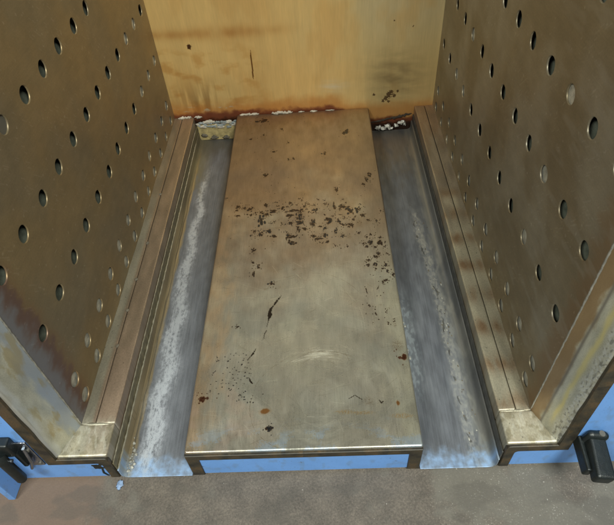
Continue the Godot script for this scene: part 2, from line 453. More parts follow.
	# ---- ledges: u across 0..45 mm from the wall, z
	for side in [-1, 1]:
		var lp := bake(96, 1200, 0, 66, -795, 1, func(q, z):
			var k: float = side * 5.0
			var f := n2(q * 0.05, z * 0.012, 81.0 + k)
			var c: Color
			if side < 0:
				c = rgb(132, 127, 113).lerp(rgb(130, 114, 97), sm(30.0, 36.0, q))
				c = c.lerp(rgb(146, 126, 110), 0.5 * sm(-220.0, -90.0, z + 60.0 * f) * sm(32.0, 37.0, q))
				c = c.lerp(rgb(128, 112, 92), 0.6 * sm(-380.0, -620.0, z + 80.0 * f))
			else:
				c = rgb(156, 150, 132).lerp(rgb(132, 122, 108), sm(-330.0, -560.0, z + 80.0 * f))
				c = c.lerp(rgb(140, 112, 88), 0.6 * sm(-610.0, -720.0, z + 60.0 * f))
				# one heat mark below each hole
				var ph := fposmod(z + 84.0 + 4.0 * f, 61.8) / 61.8
				var hm := exp(-pow((ph - 0.5) * 4.6, 2.0))
				var lane := exp(-pow((q - 50.0 + 5.0 * f) / 13.0, 2.0)) + 0.7 * exp(-pow((q - 26.0) / 8.0, 2.0))
				c = c.lerp(rgb(112, 88, 66), clampf(0.95 * hm * lane * (0.8 + 1.1 * f) * sm(-600.0, -420.0, z), 0.0, 0.85))
			c = c.lerp(rgb(166, 160, 144), sm(-58.0, -40.0, z + 14.0 * f) * 0.7)
			c = c.lerp(rgb(120, 112, 90), 0.55 * sm(-50.0, -38.0, z) * sm(-0.05, 0.4, n2(q * 0.05, z * 0.05, 83.0 + k)))
			c = c.lerp(rgb(190, 188, 178), 0.4 * sm(-46.0, -40.0, z) * sm(0.1, 0.4, n2(q * 0.12, z * 0.04, 86.0 + k)))
			c = c * (1.0 + 0.14 * f + 0.07 * n1(q * 0.6, z * 0.25, 84.0 + k))
			if n1(q * 0.16, z * 0.16, 85.0 + k) > 0.9: c = c.darkened(0.3)
			return c)
		M["ledge%d" % side] = mat(Color.WHITE, 0.44, 0.55, tex(lp))

	# ---- wheel channels
	var cl := bake(256, 1400, -252, -148, -795, 6, func(x, z):
		var f := n2(x * 0.06, z * 0.02, 91)
		var st := n1(x * 0.35, z * 0.012, 92)
		var g := n1(x * 0.8, z * 0.8, 93)
		var c := rgb(100, 103, 110) * (1.0 + 0.12 * f + 0.07 * st + 0.06 * g)
		c = c.lerp(rgb(134, 116, 82) * (1.0 + 0.25 * n1(x * 0.9, z * 0.006, 99)), 0.8 * sm(-232.0, -237.0, x + 3.0 * f))
		c = c.lerp(rgb(56, 54, 50), 0.6 * exp(-pow((x + 238.5 + n1(z * 0.02, 1.0, 100)) / 1.1, 2.0)))
		# chalky deposit along the outer half
		var mid := -214.0 + 8.0 * n1(z * 0.01, 3.0, 94)
		var dep := exp(-pow((x - mid) / (7.0 + 7.0 * sm(-600.0, -150.0, z)), 2.0)) * sm(-720.0, -560.0, z)
		var spk := n2(x * 0.07, z * 0.03, 95) + 0.3 * g
		c = c.lerp(rgb(186, 191, 200), clampf(0.95 * dep * (0.5 + 0.7 * sm(-0.6, 0.6, spk) + 0.75 * n2(x * 0.16, z * 0.10, 98) + 0.22 * n1(x * 0.45, z * 0.008, 90) + 0.3 * n1(x * 0.7, z * 0.5, 89)), 0.0, 0.74))
		c = c.lerp(rgb(120, 112, 84), 0.7 * sm(-560.0, -700.0, z + 60.0 * f) * sm(-200.0, -235.0, x))
		c = c.lerp(rgb(88, 80, 68), 0.6 * sm(-690.0, -770.0, z + 30.0 * f))
		var o := sm(-30.0, -3.0, z + 14.0 * n2(x * 0.05, z * 0.05, 96))
		c = c.lerp(rgb(138, 168, 208), o * (0.62 + 0.5 * n2(x * 0.07, z * 0.07, 97)))
		if g > 0.8 and spk > 0.2: c = c.darkened(0.35)
		return c)
	M["channel-1"] = mat(Color.WHITE, 0.5, 0.45, tex(cl))
	var cr := bake(256, 1400, 148, 253, -795, 6, func(x, z):
		var f := n2(x * 0.06, z * 0.02, 101)
		var st := n1(x * 0.35, z * 0.012, 102)
		var g := n1(x * 0.8, z * 0.8, 103)
		var c := rgb(96, 99, 106) * (1.0 + 0.12 * f + 0.07 * st + 0.05 * g)
		c = c.lerp(rgb(108, 98, 84), 0.6 * sm(-560.0, -720.0, z + 60.0 * f))
		c = c.lerp(rgb(128, 124, 112), 0.5 * sm(226.0, 240.0, x + 5.0 * f))
		# crusty line
		var lx := 212.0 + 13.0 * sm(-560.0, -200.0, z) + 5.0 * n2(z * 0.012, 5.0, 104)
		var near := exp(-pow((x - lx) / 7.0, 2.0)) * sm(-560.0, -420.0, z)
		c = c.lerp(rgb(158, 156, 148), clampf(1.0 * near * (0.3 + sm(-0.2, 0.5, n2(x * 0.16, z * 0.09, 105))), 0.0, 0.6))
		if absf(x - lx + 2.5 + 5.0 * n2(z * 0.02, 2.0, 106)) < 1.1 + 1.6 * n2(x * 0.08, z * 0.05, 107) and z > -480.0: c = c.lerp(rgb(52, 50, 46), 0.7 * sm(-0.05, 0.25, n2(z * 0.03, x * 0.02, 108)))
		c = c.lerp(rgb(150, 150, 142), 0.5 * exp(-pow((x - lx - 9.0) / 12.0, 2.0)) * sm(-0.1, 0.4, n2(x * 0.09, z * 0.03, 113)) * sm(-560.0, -380.0, z))
		c = c.lerp(rgb(70, 74, 82), 0.35 * sm(0.0, 0.4, n2(x * 0.03, z * 0.007, 115)))
		# white bloom beside the plinth
		var bl := exp(-pow((x - 165.0) / 10.0, 2.0)) * sm(-330.0, -220.0, z) * sm(-80.0, -150.0, z)
		c = c.lerp(rgb(176, 188, 194), clampf(0.55 * bl * (0.4 + sm(-0.2, 0.5, n2(x * 0.14, z * 0.06, 109))), 0.0, 0.45))
		c = c.lerp(rgb(128, 132, 138), 0.3 * sm(0.0, 0.5, n2(x * 0.03, z * 0.010, 110)) * sm(-640.0, -500.0, z))
		var o := sm(-28.0, -3.0, z + 14.0 * n2(x * 0.05, z * 0.05, 111))
		c = c.lerp(rgb(138, 168, 208), o * (0.62 + 0.5 * n2(x * 0.07, z * 0.07, 112)))
		return c)
	M["channel1"] = mat(Color.WHITE, 0.5, 0.45, tex(cr))

	# ---- jambs: z -44..0 mm across, y 60..680 along
	for side in [-1, 1]:
		var jb := bake(128, 1024, -48, 4, 680, 60, func(z, y):
			var k: float = side * 3.0
			var f := n2(z * 0.06, y * 0.02, 121.0 + k)
			var g := n1(z * 0.5, y * 0.5, 122.0 + k)
			var c := rgb(178, 176, 162) * (1.0 + 0.12 * f + 0.05 * g)
			if side < 0:
				c = c.lerp(rgb(152, 162, 178), 0.75 * sm(-22.0, -34.0, z + 8.0 * f))
				c = c.lerp(rgb(156, 140, 100), 0.55 * sm(0.05, 0.4, n2(z * 0.05, y * 0.014, 123)))
				c = c.lerp(rgb(196, 200, 204), 0.6 * sm(-12.0, -4.0, z + 5.0 * f))
			else:
				c = c.lerp(rgb(136, 104, 66), 0.7 * sm(-25.0, -33.0, z + 7.0 * f))
				c = c.lerp(rgb(118, 112, 104), 0.8 * exp(-pow((z + 28.0) / 1.6, 2.0)))
				c = c.lerp(rgb(206, 192, 130), 0.75 * exp(-pow((z + 17.0 + 2.0 * f) / 2.6, 2.0)) * sm(70.0, 110.0, y))
				c = c.lerp(rgb(196, 198, 196), 0.65 * sm(-14.0, -8.0, z + 9.0 * f) * sm(-0.3, 0.3, n2(z * 0.22, y * 0.14, 124)))
				c = c.lerp(rgb(108, 106, 100), 0.55 * sm(-14.0, -8.0, z + 9.0 * f) * sm(0.1, 0.4, n2(z * 0.2, y * 0.09, 125)))
			return c)
		M["jamb%d" % side] = mat(Color.WHITE, 0.36, 0.7, tex(jb))

	# ---- dark, burnt lip of the liner
	var dk := bake(256, 256, 0, 200, 0, 200, func(x, y):
		var f := n2(x * 0.03, y * 0.03, 131)
		var c := rgb(52, 46, 35).lerp(rgb(70, 56, 38), sm(0.0, 0.5, f))
		c = c.lerp(rgb(34, 31, 26), sm(0.0, 0.5, -f))
		return c * (1.0 + 0.16 * n1(x * 0.4, y * 0.4, 132)))
	M.lip = mat(Color.WHITE, 0.55, 0.12, tex(dk))
	tile(M.lip, 5.0)
	M.lip.roughness = 0.5

	# ---- blue enamel
	var bl := bake(256, 256, 0, 200, 0, 200, func(x, y):
		var f := n2(x * 0.02, y * 0.02, 141)
		var c := rgb(92, 134, 190) * (1.0 + 0.05 * f + 0.02 * n1(x * 0.8, y * 0.8, 142))
		c = c.lerp(rgb(92, 112, 136), 0.35 * sm(0.15, 0.5, n2(x * 0.05, y * 0.03, 145)))
		if n1(x * 0.16, y * 0.16, 143) > 0.9: c = c.lerp(rgb(70, 62, 54), 0.6)
		if n1(x * 0.5, y * 0.5, 146) > 0.84: c = c.darkened(0.12)
		return c)
	M.blue = mat(Color.WHITE, 0.38, 0.0, tex(bl))
	tile(M.blue, 4.0)
	M.blue_normal = bump(256, 256, 1.0, func(x, y): return 0.5 + 0.3 * n2(x * 0.06, y * 0.06, 144))
	M.blue.normal_enabled = true
	M.blue.normal_texture = M.blue_normal
	M.blue.normal_scale = 0.15

	# ---- concrete: x -600..600, z -100..500 in detail, the same sheet beyond
	var cc := bake(1400, 560, -600, 600, -100, 380, func(x, z):
		var a := n2(x * 0.006, z * 0.008, 151)
		var f := n2(x * 0.03, z * 0.03, 152)
		var g := 0.6 * n1(x * 0.9, z * 0.9, 153) + 0.6 * n1(x * 0.45, z * 0.45, 159)
		var g2 := n1(x * 0.24, z * 0.24, 154)
		var c := rgb(79, 72, 65) * (1.0 + 0.16 * f + 0.10 * g2 + 0.20 * g)
		c = c.lerp(rgb(96, 78, 66), 0.8 * sm(-240.0, -296.0, x + 40.0 * f))
		c = c.lerp(rgb(90, 87, 80), 0.7 * sm(0.0, 0.3, a + 0.0014 * (x - 60.0)))
		c = c.lerp(rgb(62, 58, 53), 0.35 * sm(0.05, 0.4, n2(x * 0.010, z * 0.02, 155)))
		if g > 0.55 and x > 120.0 + 160.0 * f: c = c.lightened(0.26 * sm(0.55, 0.8, g) * (0.5 + 1.2 * f))
		if n1(x * 0.15, z * 0.15, 156) > 0.955: c = c.lerp(rgb(196, 192, 186), 0.6)
		return c)
	M.concrete = mat(Color.WHITE, 0.78, 0.0, tex(cc))
	M.concrete.texture_repeat = true
	M.concrete.normal_enabled = true
	M.concrete.normal_texture = bump(1024, 410, 3.0, func(x, y): return 0.5 + 0.22 * n1(x * 0.55, y * 0.55, 157) + 0.10 * n2(x * 0.08, y * 0.08, 158))
	M.concrete.normal_scale = 0.14

	M.duct = surface(rgb(116, 120, 106), 0.5, 0.3)
	M.dull = mat(rgb(96, 92, 84), 0.55, 0.5)
	M.steel = surface(rgb(168, 162, 144), 0.45, 0.5)
	M.pale = surface(rgb(186, 182, 168), 0.42, 0.4)
	M.silver = surface(rgb(214, 210, 200), 0.5, 0.25)
	M.chalk = surface(rgb(196, 186, 170), 0.85, 0.0)
	M.grit = surface(rgb(160, 158, 150), 0.8, 0.0)
	M.slag = surface(rgb(146, 152, 152), 0.8, 0.0)
	M.crust = surface(rgb(104, 96, 82), 0.85, 0.0)
	M.cream = surface(rgb(172, 154, 106), 0.75, 0.1)
	M.black = surface(rgb(20, 26, 26), 0.42, 0.0)
	M.chrome = surface(rgb(170, 176, 186), 0.18, 0.95)

func tile(m: StandardMaterial3D, k: float) -> void:
	m.texture_repeat = true
	m.uv1_triplanar = true
	m.uv1_scale = Vector3.ONE * k

# a plain colour with grain and relief
func surface(c: Color, rough: float, metal: float) -> StandardMaterial3D:
	if not M.has("grain"):
		M.grain = grey_map(256, 256, func(x, y): return clampf(0.86 + 0.20 * n2(x * 0.03, y * 0.03, 161) + 0.08 * n1(x * 0.3, y * 0.3, 162), 0.0, 1.0))
	var m := mat(c, rough, metal, M.grain)
	tile(m, 9.0)
	m.normal_enabled = true
	m.normal_texture = M.pitted
	m.normal_scale = 0.35
	return m

# flakes, rust spots, the torn crack and scratches of the plinth sheet
func stamp_spots(im: Image) -> void:
	var px := 640.0 / 302.0
	var pz := 1600.0 / 796.0
	var ink := [rgb(38, 29, 24), rgb(33, 34, 38), rgb(104, 90, 72), rgb(64, 36, 24), rgb(112, 72, 34), rgb(150, 116, 68)]
	var ops := []
	for row in SPOTS.split(";"):
		var s := row.split_floats(" ")
		ops.append([s[0], s[1], s[2], s[3], int(s[4])])
	rng.seed = 5
	for k in 70:
		ops.append([rng.randf_range(-130, -72), rng.randf_range(-150, -76), rng.randf_range(0.5, 1.1), rng.randf_range(0.5, 1.0), 1])
	for k in 15:
		ops.append([rng.randfn(-74, 10), rng.randfn(-76, 6), rng.randf_range(0.5, 1.1), rng.randf_range(0.5, 1.2), 1])
	for k in 110:
		ops.append([rng.randfn(10, 62), rng.randfn(-442, 26), rng.randf_range(0.6, 1.8), rng.randf_range(0.6, 1.6), [0, 0, 1, 2][k % 4]])
	for k in 40:
		ops.append([rng.randfn(112, 12), rng.randf_range(-420, -190), rng.randf_range(0.5, 1.2), rng.randf_range(0.5, 1.4), 0])
	for k in 60:
		ops.append([rng.randf_range(-140, 140), rng.randf_range(-780, -480), rng.randf_range(0.4, 1.1), rng.randf_range(0.4, 1.0), 0])
	var ragged := []
	for o in ops:   # each flake is a ragged clump of smaller ones
		if o[4] == 2 or o[4] == 5 or o[4] == 4 or maxf(o[2], o[3]) < 1.2:
			ragged.append(o)
			continue
		for k in 14:
			var q := rng.randf_range(0.18, 0.44)
			ragged.append([o[0] + rng.randfn(0.0, 0.46) * o[2], o[1] + rng.randfn(0.0, 0.46) * o[3], o[2] * q, o[3] * q * rng.randf_range(0.9, 1.4), o[4] if rng.randf() < 0.75 or o[4] == 3 else 1 - o[4]])
		for k in 5:
			ragged.append([o[0] + rng.randfn(0.0, 1.9) * o[2], o[1] + rng.randfn(0.0, 1.6) * o[3], rng.randf_range(0.4, 0.9), rng.randf_range(0.7, 1.5), o[4]])
	for o in ragged:
		var soft: bool = o[4] == 2 or o[4] == 5
		var R: float = maxf(o[2], o[3]) * 1.8
		for j in range(int((o[1] - R + 795) * pz), int((o[1] + R + 795) * pz) + 1):
			for i in range(int((o[0] - R + 151) * px), int((o[0] + R + 151) * px) + 1):
				if i < 0 or j < 0 or i >= 640 or j >= 1600: continue
				var x := i / px - 151.0
				var z := j / pz - 795.0
				var away := Vector2((x - o[0]) / o[2], (z - o[1]) / o[3])
				var way := away.normalized()
				var d: float = away.length() * (1.0 + 0.22 * n1(way.x * 0.45 + o[0], way.y * 0.45 + o[1], 171) + 0.06 * n1(way.x * 1.3 + o[1], way.y * 1.3 + o[0], 172) + 0.05 * n1(x * 0.6, z * 0.6, 177))
				var k: float
				if soft: k = 0.6 * sm(1.3, 0.3, d) * sm(-0.25, 0.25, n1(x * 0.45, z * 0.45, 173))
				else: k = 0.88 * sm(1.2, 0.7, d)
				if k > 0.01: im.set_pixel(i, j, im.get_pixel(i, j).lerp(ink[o[4]], k))
				elif not soft and d < 1.6: im.set_pixel(i, j, im.get_pixel(i, j).lerp(rgb(150, 110, 70), 0.22 * sm(1.6, 1.1, d)))
	for l in ["-34 -252 .6;-40 -241 2.1;-45 -232 1.1;-50 -224 2.3;-50 -214 3;-52 -202 .8;-54 -192 .4", "-54 -186 .4;-56 -180 .9;-58 -170 .4", "-68 -154 .3;-71 -145 1.6;-75 -140 .4;-79 -134 .6", "-75 -106 .5;-71 -99 1.4;-69 -96 .6", "61 -69 .6;70 -74 .8;79 -67 .8", "101 -66 .6;104 -61 .8;106 -64 .5"]:
		var pts := []
		for q in l.split(";"): pts.append(q.split_floats(" "))
		for k in pts.size() - 1:
			for t in 60:
				var w := t / 60.0
				var x := lerpf(pts[k][0], pts[k + 1][0], w) + 1.2 * n1(t * 0.1, k * 3.0, 174)
				var z := lerpf(pts[k][1], pts[k + 1][1], w)
				var r := maxf(0.25, lerpf(pts[k][2], pts[k + 1][2], w) * 0.8 * (0.85 + 0.7 * n1(t * 0.2, k * 5.0, 175)) - 0.35)
				for j in range(int((z - r + 795) * pz) - 1, int((z + r + 795) * pz) + 2):
					for i in range(int((x - r + 151) * px) - 1, int((x + r + 151) * px) + 2):
						var far := Vector2(i / px - 151.0 - x, j / pz - 795.0 - z).length()
						im.set_pixel(i, j, im.get_pixel(i, j).lerp(rgb(34, 27, 20), 0.55 * clampf((r - far) / 0.5 + 0.5, 0.0, 1.0)))
	# wide scribed curves
	for c in [[10.0, -205.0, 92.0, -2.45, -0.55, 0.32], [18.0, -52.0, 92.0, -2.7, -1.2, 0.30], [-10.0, -60.0, 60.0, 1.9, 3.4, 0.2], [30.0, -60.0, 84.0, -1.9, -1.1, 0.25]]:
		for t in 900:
			var an: float = lerpf(c[3], c[4], t / 900.0)
			var i := int((c[0] + c[2] * cos(an) + 151) * px)
			var j := int((c[1] + c[2] * sin(an) + 795) * pz)
			if i > 0 and j > 0 and i < 639 and j < 1599: im.set_pixel(i, j, im.get_pixel(i, j).lerp(rgb(92, 78, 58), c[5] * (0.45 + 0.8 * n1(t * 0.02, 1.0, 176))))
	for k in 120:   # grinding marks, with the bright swirl highlight painted in as pale streaks
		var rad := rng.randfn(90.0, 4.0)
		var a0 := rng.randfn(-1.72, 0.16)
		var len := rng.randf_range(0.06, 0.32)
		for t in 120:
			var an := a0 + len * t / 120.0
			var i := int((30.0 + rad * 1.05 * cos(an) + 151) * px)
			var j := int((-50.0 + rad * sin(an) + 795) * pz)
			im.set_pixel(i, j, im.get_pixel(i, j).lerp(rgb(208, 206, 196), 0.17 * sin(PI * t / 120.0)))
	for k in 160:   # straight scratches
		var a := Vector2(rng.randf_range(-145, 145), rng.randf_range(-330, -6))
		var d := Vector2.from_angle(rng.randfn(0.1, 0.5) if k % 3 else rng.randf_range(0, TAU)) * rng.randf_range(8, 46)
		var tone := rgb(214, 208, 190) if k % 2 else rgb(96, 88, 70)
		for t in 90:
			var q := a + d * (t / 90.0)
			var i := int((q.x + 151) * px)
			var j := int((q.y + 795) * pz)
			if i > 0 and j > 0 and i < 639 and j < 1599: im.set_pixel(i, j, im.get_pixel(i, j).lerp(tone, 0.16))

# ---------------------------------------------------------------- the place
func ground() -> void:
	var o := MeshInstance3D.new()
	o.name = "floor"
	o.mesh = rbox(Vector3(-4, -0.06, -3), Vector3(4, 0, 4), 0.004, Vector3i(2, 1, 2), func(p): return Vector2((p.x + 0.6) / 1.2, (p.z + 0.1) / 0.48)).mesh()
	o.material_override = M.concrete
	o.set_meta("kind", "structure")
	add_child(o)

func casing(oven: Node3D) -> void:
	for s in [-1, 1]:
		var j: float = JR if s > 0 else -JL
		var e: float = ER if s > 0 else -EL
		var poly := PackedVector2Array([Vector2(e + 0.012, 0.006), Vector2(0.52, 0.006), Vector2(0.52, TALL + 0.12), Vector2(j + 0.0175, TALL + 0.12), Vector2(j + 0.0175, HP - 0.0155), Vector2(e + 0.012, HP - 0.0155)])
		for k in poly.size(): poly[k].x *= s
		part("front_panel", slab(poly, -0.03, 0.0016, 0.001), M.blue, oven, "light blue enamelled front of the oven")
		part("side_casing", rbox(Vector3(0.517 if s > 0 else -0.52, 0.003, -0.9), Vector3(0.52 if s > 0 else -0.517, TALL + 0.12, -0.03), 0.001), M.blue, oven)
	part("sill_panel", rbox(Vector3(-0.1345, 0.006, -0.02), Vector3(0.1345, HP - 0.0145, 0.0016), 0.0005), M.blue, oven, "narrow blue panel under the plinth edge")
	part("top_panel", rbox(Vector3(-0.3265, TALL + 0.001, -0.03), Vector3(0.3265, TALL + 0.12, 0), 0.001), M.blue, oven)
	part("roof", rbox(Vector3(-0.52, TALL + 0.1205, -0.9), Vector3(0.52, TALL + 0.125, 0), 0.001), M.blue, oven)
	part("rear_casing", rbox(Vector3(-0.516, 0.003, -0.9), Vector3(0.516, TALL + 0.12, -0.897), 0.001), M.blue, oven)
	# blue flange that stands forward of the front on the left, where the door closes
	part("door_flange", rbox(Vector3(-0.3915, 0.003, 0.0), Vector3(-0.382, TALL + 0.1, 0.0285), 0.0012), M.blue, oven, "upright blue flange beside the left latch")

func chamber(oven: Node3D) -> void:
	part("back_sheet", rbox(Vector3(-0.33, 0.004, BACK - 0.003), Vector3(0.33, TALL, BACK), 0.0008, Vector3i(24, 40, 1), func(p): return Vector2((p.x + 0.3) / 0.6, (0.6 - p.y) / 0.6),
		func(p, _n): return p + Vector3(0, 0, 0.001 * n1(p.x * 5.0, p.y * 5.0, 201) + 0.0002 * n1(p.x * 22.0, p.y * 9.0, 202))), M.back, oven, "golden heat-tinted back sheet, scorched along its foot")
	part("ceiling_sheet", rbox(Vector3(-0.33, TALL - 0.003, BACK), Vector3(0.33, TALL, 0), 0.0008), M.dull, oven)
	for s in [-1, 1]:
		var x: float = s * 0.3032
		part("duct_sheet", rbox(Vector3(minf(x, x + s * 0.002), 0.003, BACK), Vector3(maxf(x, x + s * 0.002), TALL, -0.047), 0.0006), M.duct, oven)
		# jamb: sheet that flares from the panel to the front edge
		var jx: float = JR if s > 0 else JL
		var px: float = PR if s > 0 else PL
		part("jamb", jamb(px, jx, s), M["jamb%d" % s], oven)
		var w := part("weld_bead", bead(Vector3(px - s * 0.0002, HP + 0.002, -0.044), Vector3(px - s * 0.0002, 0.7, -0.044), 0.0011, 0.3, 5.0 * s, 0.003), M.dull, oven)
		w.material_override = M["weld"] if M.has("weld") else surface(rgb(150, 146, 136), 0.5, 0.4)

func jamb(px: float, jx: float, s: int) -> Mb:
	var b := Mb.new()
	var prof := []
	var r := 0.004
	prof.append(Vector2(px, -0.044))
	var d := Vector2(jx - px, 0.044).normalized()
	var end := Vector2(jx, -r)
	for k in 5: prof.append(Vector2(px, -0.044).lerp(end, (k + 1) / 5.0))
	for k in 5:
		var an := PI * 0.5 * (k + 1) / 5.0
		prof.append(Vector2(jx + s * r * (1.0 - cos(an)), -r + r * sin(an)))
	prof.append(Vector2(jx + s * 0.006, 0.0))
	var ny := 60
	for q in prof.size():
		var t: Vector2 = (prof[mini(q + 1, prof.size() - 1)] - prof[maxi(q - 1, 0)]).normalized()
		var nn := Vector3(-s * t.y, 0, s * t.x)
		if nn.x * s > 0.001: nn = -nn
		for k in ny + 1:
			var y := lerpf(HP - 0.001, TALL - 0.004, pow(float(k) / ny, 1.4))
			var at := Vector3(prof[q].x, y, prof[q].y)
			var dent := 0.0007 * n1(y * 14.0, q * 0.4, 211.0 + s) + 0.0004 * n1(y * 60.0, q * 0.9, 213.0 + s)
			b.put(at + nn * dent, nn, Vector2((prof[q].y * 1000.0 + 48.0) / 52.0, (680.0 - y * 1000.0) / 620.0))
	for q in prof.size() - 1:
		for k in ny:
			var a := q * (ny + 1) + k
			b.quad(a, a + 1, a + ny + 2, a + ny + 1)
	renormal(b)
	return b

const ROWS := [0.0778, 0.1155, 0.217, 0.317, 0.4165, 0.5165, 0.6165, 0.7165, 0.8165, 0.9165, 1.0165, 1.1165, 1.2165, 1.3165, 1.4165, 1.5165, 1.6165]
const PITCH := 0.0618
const FIRST := -0.0808

func panels(oven: Node3D) -> void:
	for s in [-1, 1]:
		var px: float = PR if s > 0 else PL
		var p := part("perforated_panel", perforated(px, s), M["panel%d" % s], oven, "brown tinted side panel with rows of round holes, on the %s" % ("right" if s > 0 else "left"))
		# plate that shuts the two lowest rows from behind
		var xs: float = px + s * 0.0038
		part("blanking_strip", rbox(Vector3(minf(xs, xs + s * 0.0015), HP + 0.001, BACK + 0.02), Vector3(maxf(xs, xs + s * 0.0015), HP + 0.068, -0.05), 0.0005), M.pale, p)
		var pale_holes := [[3, 9], [3, 10], [2, 9], [2, 10], [2, 11], [4, 2]] if s < 0 else [[4, 2], [3, 2], [2, 2], [3, 8], [2, 8], [2, 9], [3, 11]]
		for q in pale_holes:
			var c := Vector3(px + s * 0.0031, ROWS[q[0]], FIRST - PITCH * q[1])
			part("pale_disc", cyl(c, c + Vector3(s * 0.0015, 0, 0), 0.0145, 20), M.pale if not (s < 0 and q[0] == 4) else M.dull, p)  # discs behind pale holes; one on the right stands in for a reflection

# sheet with real round holes: rows of square cells, each with a bevelled hole and its wall
func perforated(px: float, s: int) -> Mb:
	var b := Mb.new()
	var zs := [-0.044]
	for k in 12: zs.append(FIRST - PITCH * (k + 0.5))
	zs[12] = BACK
	var ys := [HP - 0.0005]
	for k in ROWS.size() - 1: ys.append((ROWS[k] + ROWS[k + 1]) * 0.5)
	ys.append(TALL - 0.003)
	var put := func(y: float, z: float, depth: float, nn: Vector3) -> int:
		var w := 0.0011 * n1(z * 7.0, y * 7.0, 221.0 + s) + 0.0005 * n1(z * 25.0, y * 25.0, 222.0 + s)
		w *= sm(BACK, BACK + 0.03, z) * sm(-0.044, -0.06, z)
		return b.put(Vector3(px + s * (depth + w), y, z), nn, Vector2((z * 1000.0 + 800.0) / 760.0, (680.0 - y * 1000.0) / 620.0))
	var face := Vector3(-s, 0, 0)
	for c in 12:
		for r in ROWS.size():
			var z1: float = zs[c]
			var z0: float = zs[c + 1]
			var y0: float = ys[r]
			var y1: float = ys[r + 1]
			var hz := FIRST - PITCH * c
			var hy: float = ROWS[r]
			var rad := 0.0104
			if hz - rad < z0: hz = z0 + rad + 0.004
			var ang := []
			for k in 28: ang.append(TAU * k / 28)
			for cr in [[y0, z0], [y0, z1], [y1, z0], [y1, z1]]: ang.append(fposmod(atan2(cr[0] - hy, cr[1] - hz), TAU))
			ang.sort()
			var outer := []
			var rim := []
			var lip := []
			var back := []
			for a in ang:
				var dz := cos(a)
				var dy := sin(a)
				var tz := 1e9
				if absf(dz) > 1e-6: tz = ((z1 if dz > 0 else z0) - hz) / dz
				var ty := 1e9
				if absf(dy) > 1e-6: ty = ((y1 if dy > 0 else y0) - hy) / dy
				var t := minf(tz, ty)
				var inn := Vector3(0, -dy, -dz)
				outer.append(put.call(hy + dy * t, hz + dz * t, 0.0, face))
				rim.append(put.call(hy + dy * (rad + 0.0007), hz + dz * (rad + 0.0007), 0.0, face))
				lip.append(put.call(hy + dy * rad, hz + dz * rad, 0.0005, (face + inn).normalized()))
				back.append(put.call(hy + dy * rad, hz + dz * rad, 0.0022, inn))
			for k in ang.size():
				var j := (k + 1) % ang.size()
				b.quad(outer[k], outer[j], rim[j], rim[k])
				b.quad(rim[k], rim[j], lip[j], lip[k])
				b.quad(lip[k], lip[j], back[j], back[k])
	# rear face of the sheet, so that it has thickness where seen through a hole
	return b

func ledges(oven: Node3D) -> void:
	for s in [-1, 1]:
		var px: float = absf(PL)
		var e: float = ER if s > 0 else -EL
		var j: float = JR if s > 0 else -JL
		var uvf := func(p): return Vector2((0.312 - absf(p.x)) * 1000.0 / 66.0, (p.z * 1000.0 + 795.0) / 796.0)
		var wave := func(p, n): return p + Vector3(0, 0.0006 * n1(p.z * 9.0, p.x * 20.0, 231.0 + s) * maxf(0.0, n.y), 0)
		var seam := 0.2745
		part("ledge", span(s, seam + 0.0004, px + 0.02, 0.004, HP - 0.0006, BACK + 0.0005, -0.0445, 0.0008, uvf, wave), M["ledge%d" % s], oven)
		part("ledge", span(s, e, seam - 0.0004, 0.004, HP, BACK + 0.0005, -0.0445, 0.0025, uvf, wave), M["ledge%d" % s], oven)
		part("front_ledge", span(s, e, j + 0.004, 0.004, HP, -0.0442, 0.0, 0.0032, uvf, wave), M["ledge%d" % s], oven)
		part("weld_bead", bead(Vector3(s * (e + 0.002), HP - 0.0032, -0.0443), Vector3(s * (px - 0.001), HP - 0.0032, -0.0443), 0.0033, 0.08, 3.0 + s), M.steel, oven)
	for z in [-0.168, -0.235, -0.30, -0.385, -0.52]:
		part("spot_weld", lump(Vector3(-0.2745 + 0.003 * n1(z * 40.0, 1.0), HP, z), Vector3(0.0028, 0.0009, 0.0034), 0.6, z * 9.0), M.crust, oven)

func span(s: int, a: float, b: float, y0: float, y1: float, z0: float, z1: float, r: float, uvf: Callable, wave: Callable) -> Mb:
	return rbox(Vector3(minf(s * a, s * b), y0, z0), Vector3(maxf(s * a, s * b), y1, z1), r, Vector3i(6, 1, 90 if z1 - z0 > 0.1 else 10), uvf, wave)

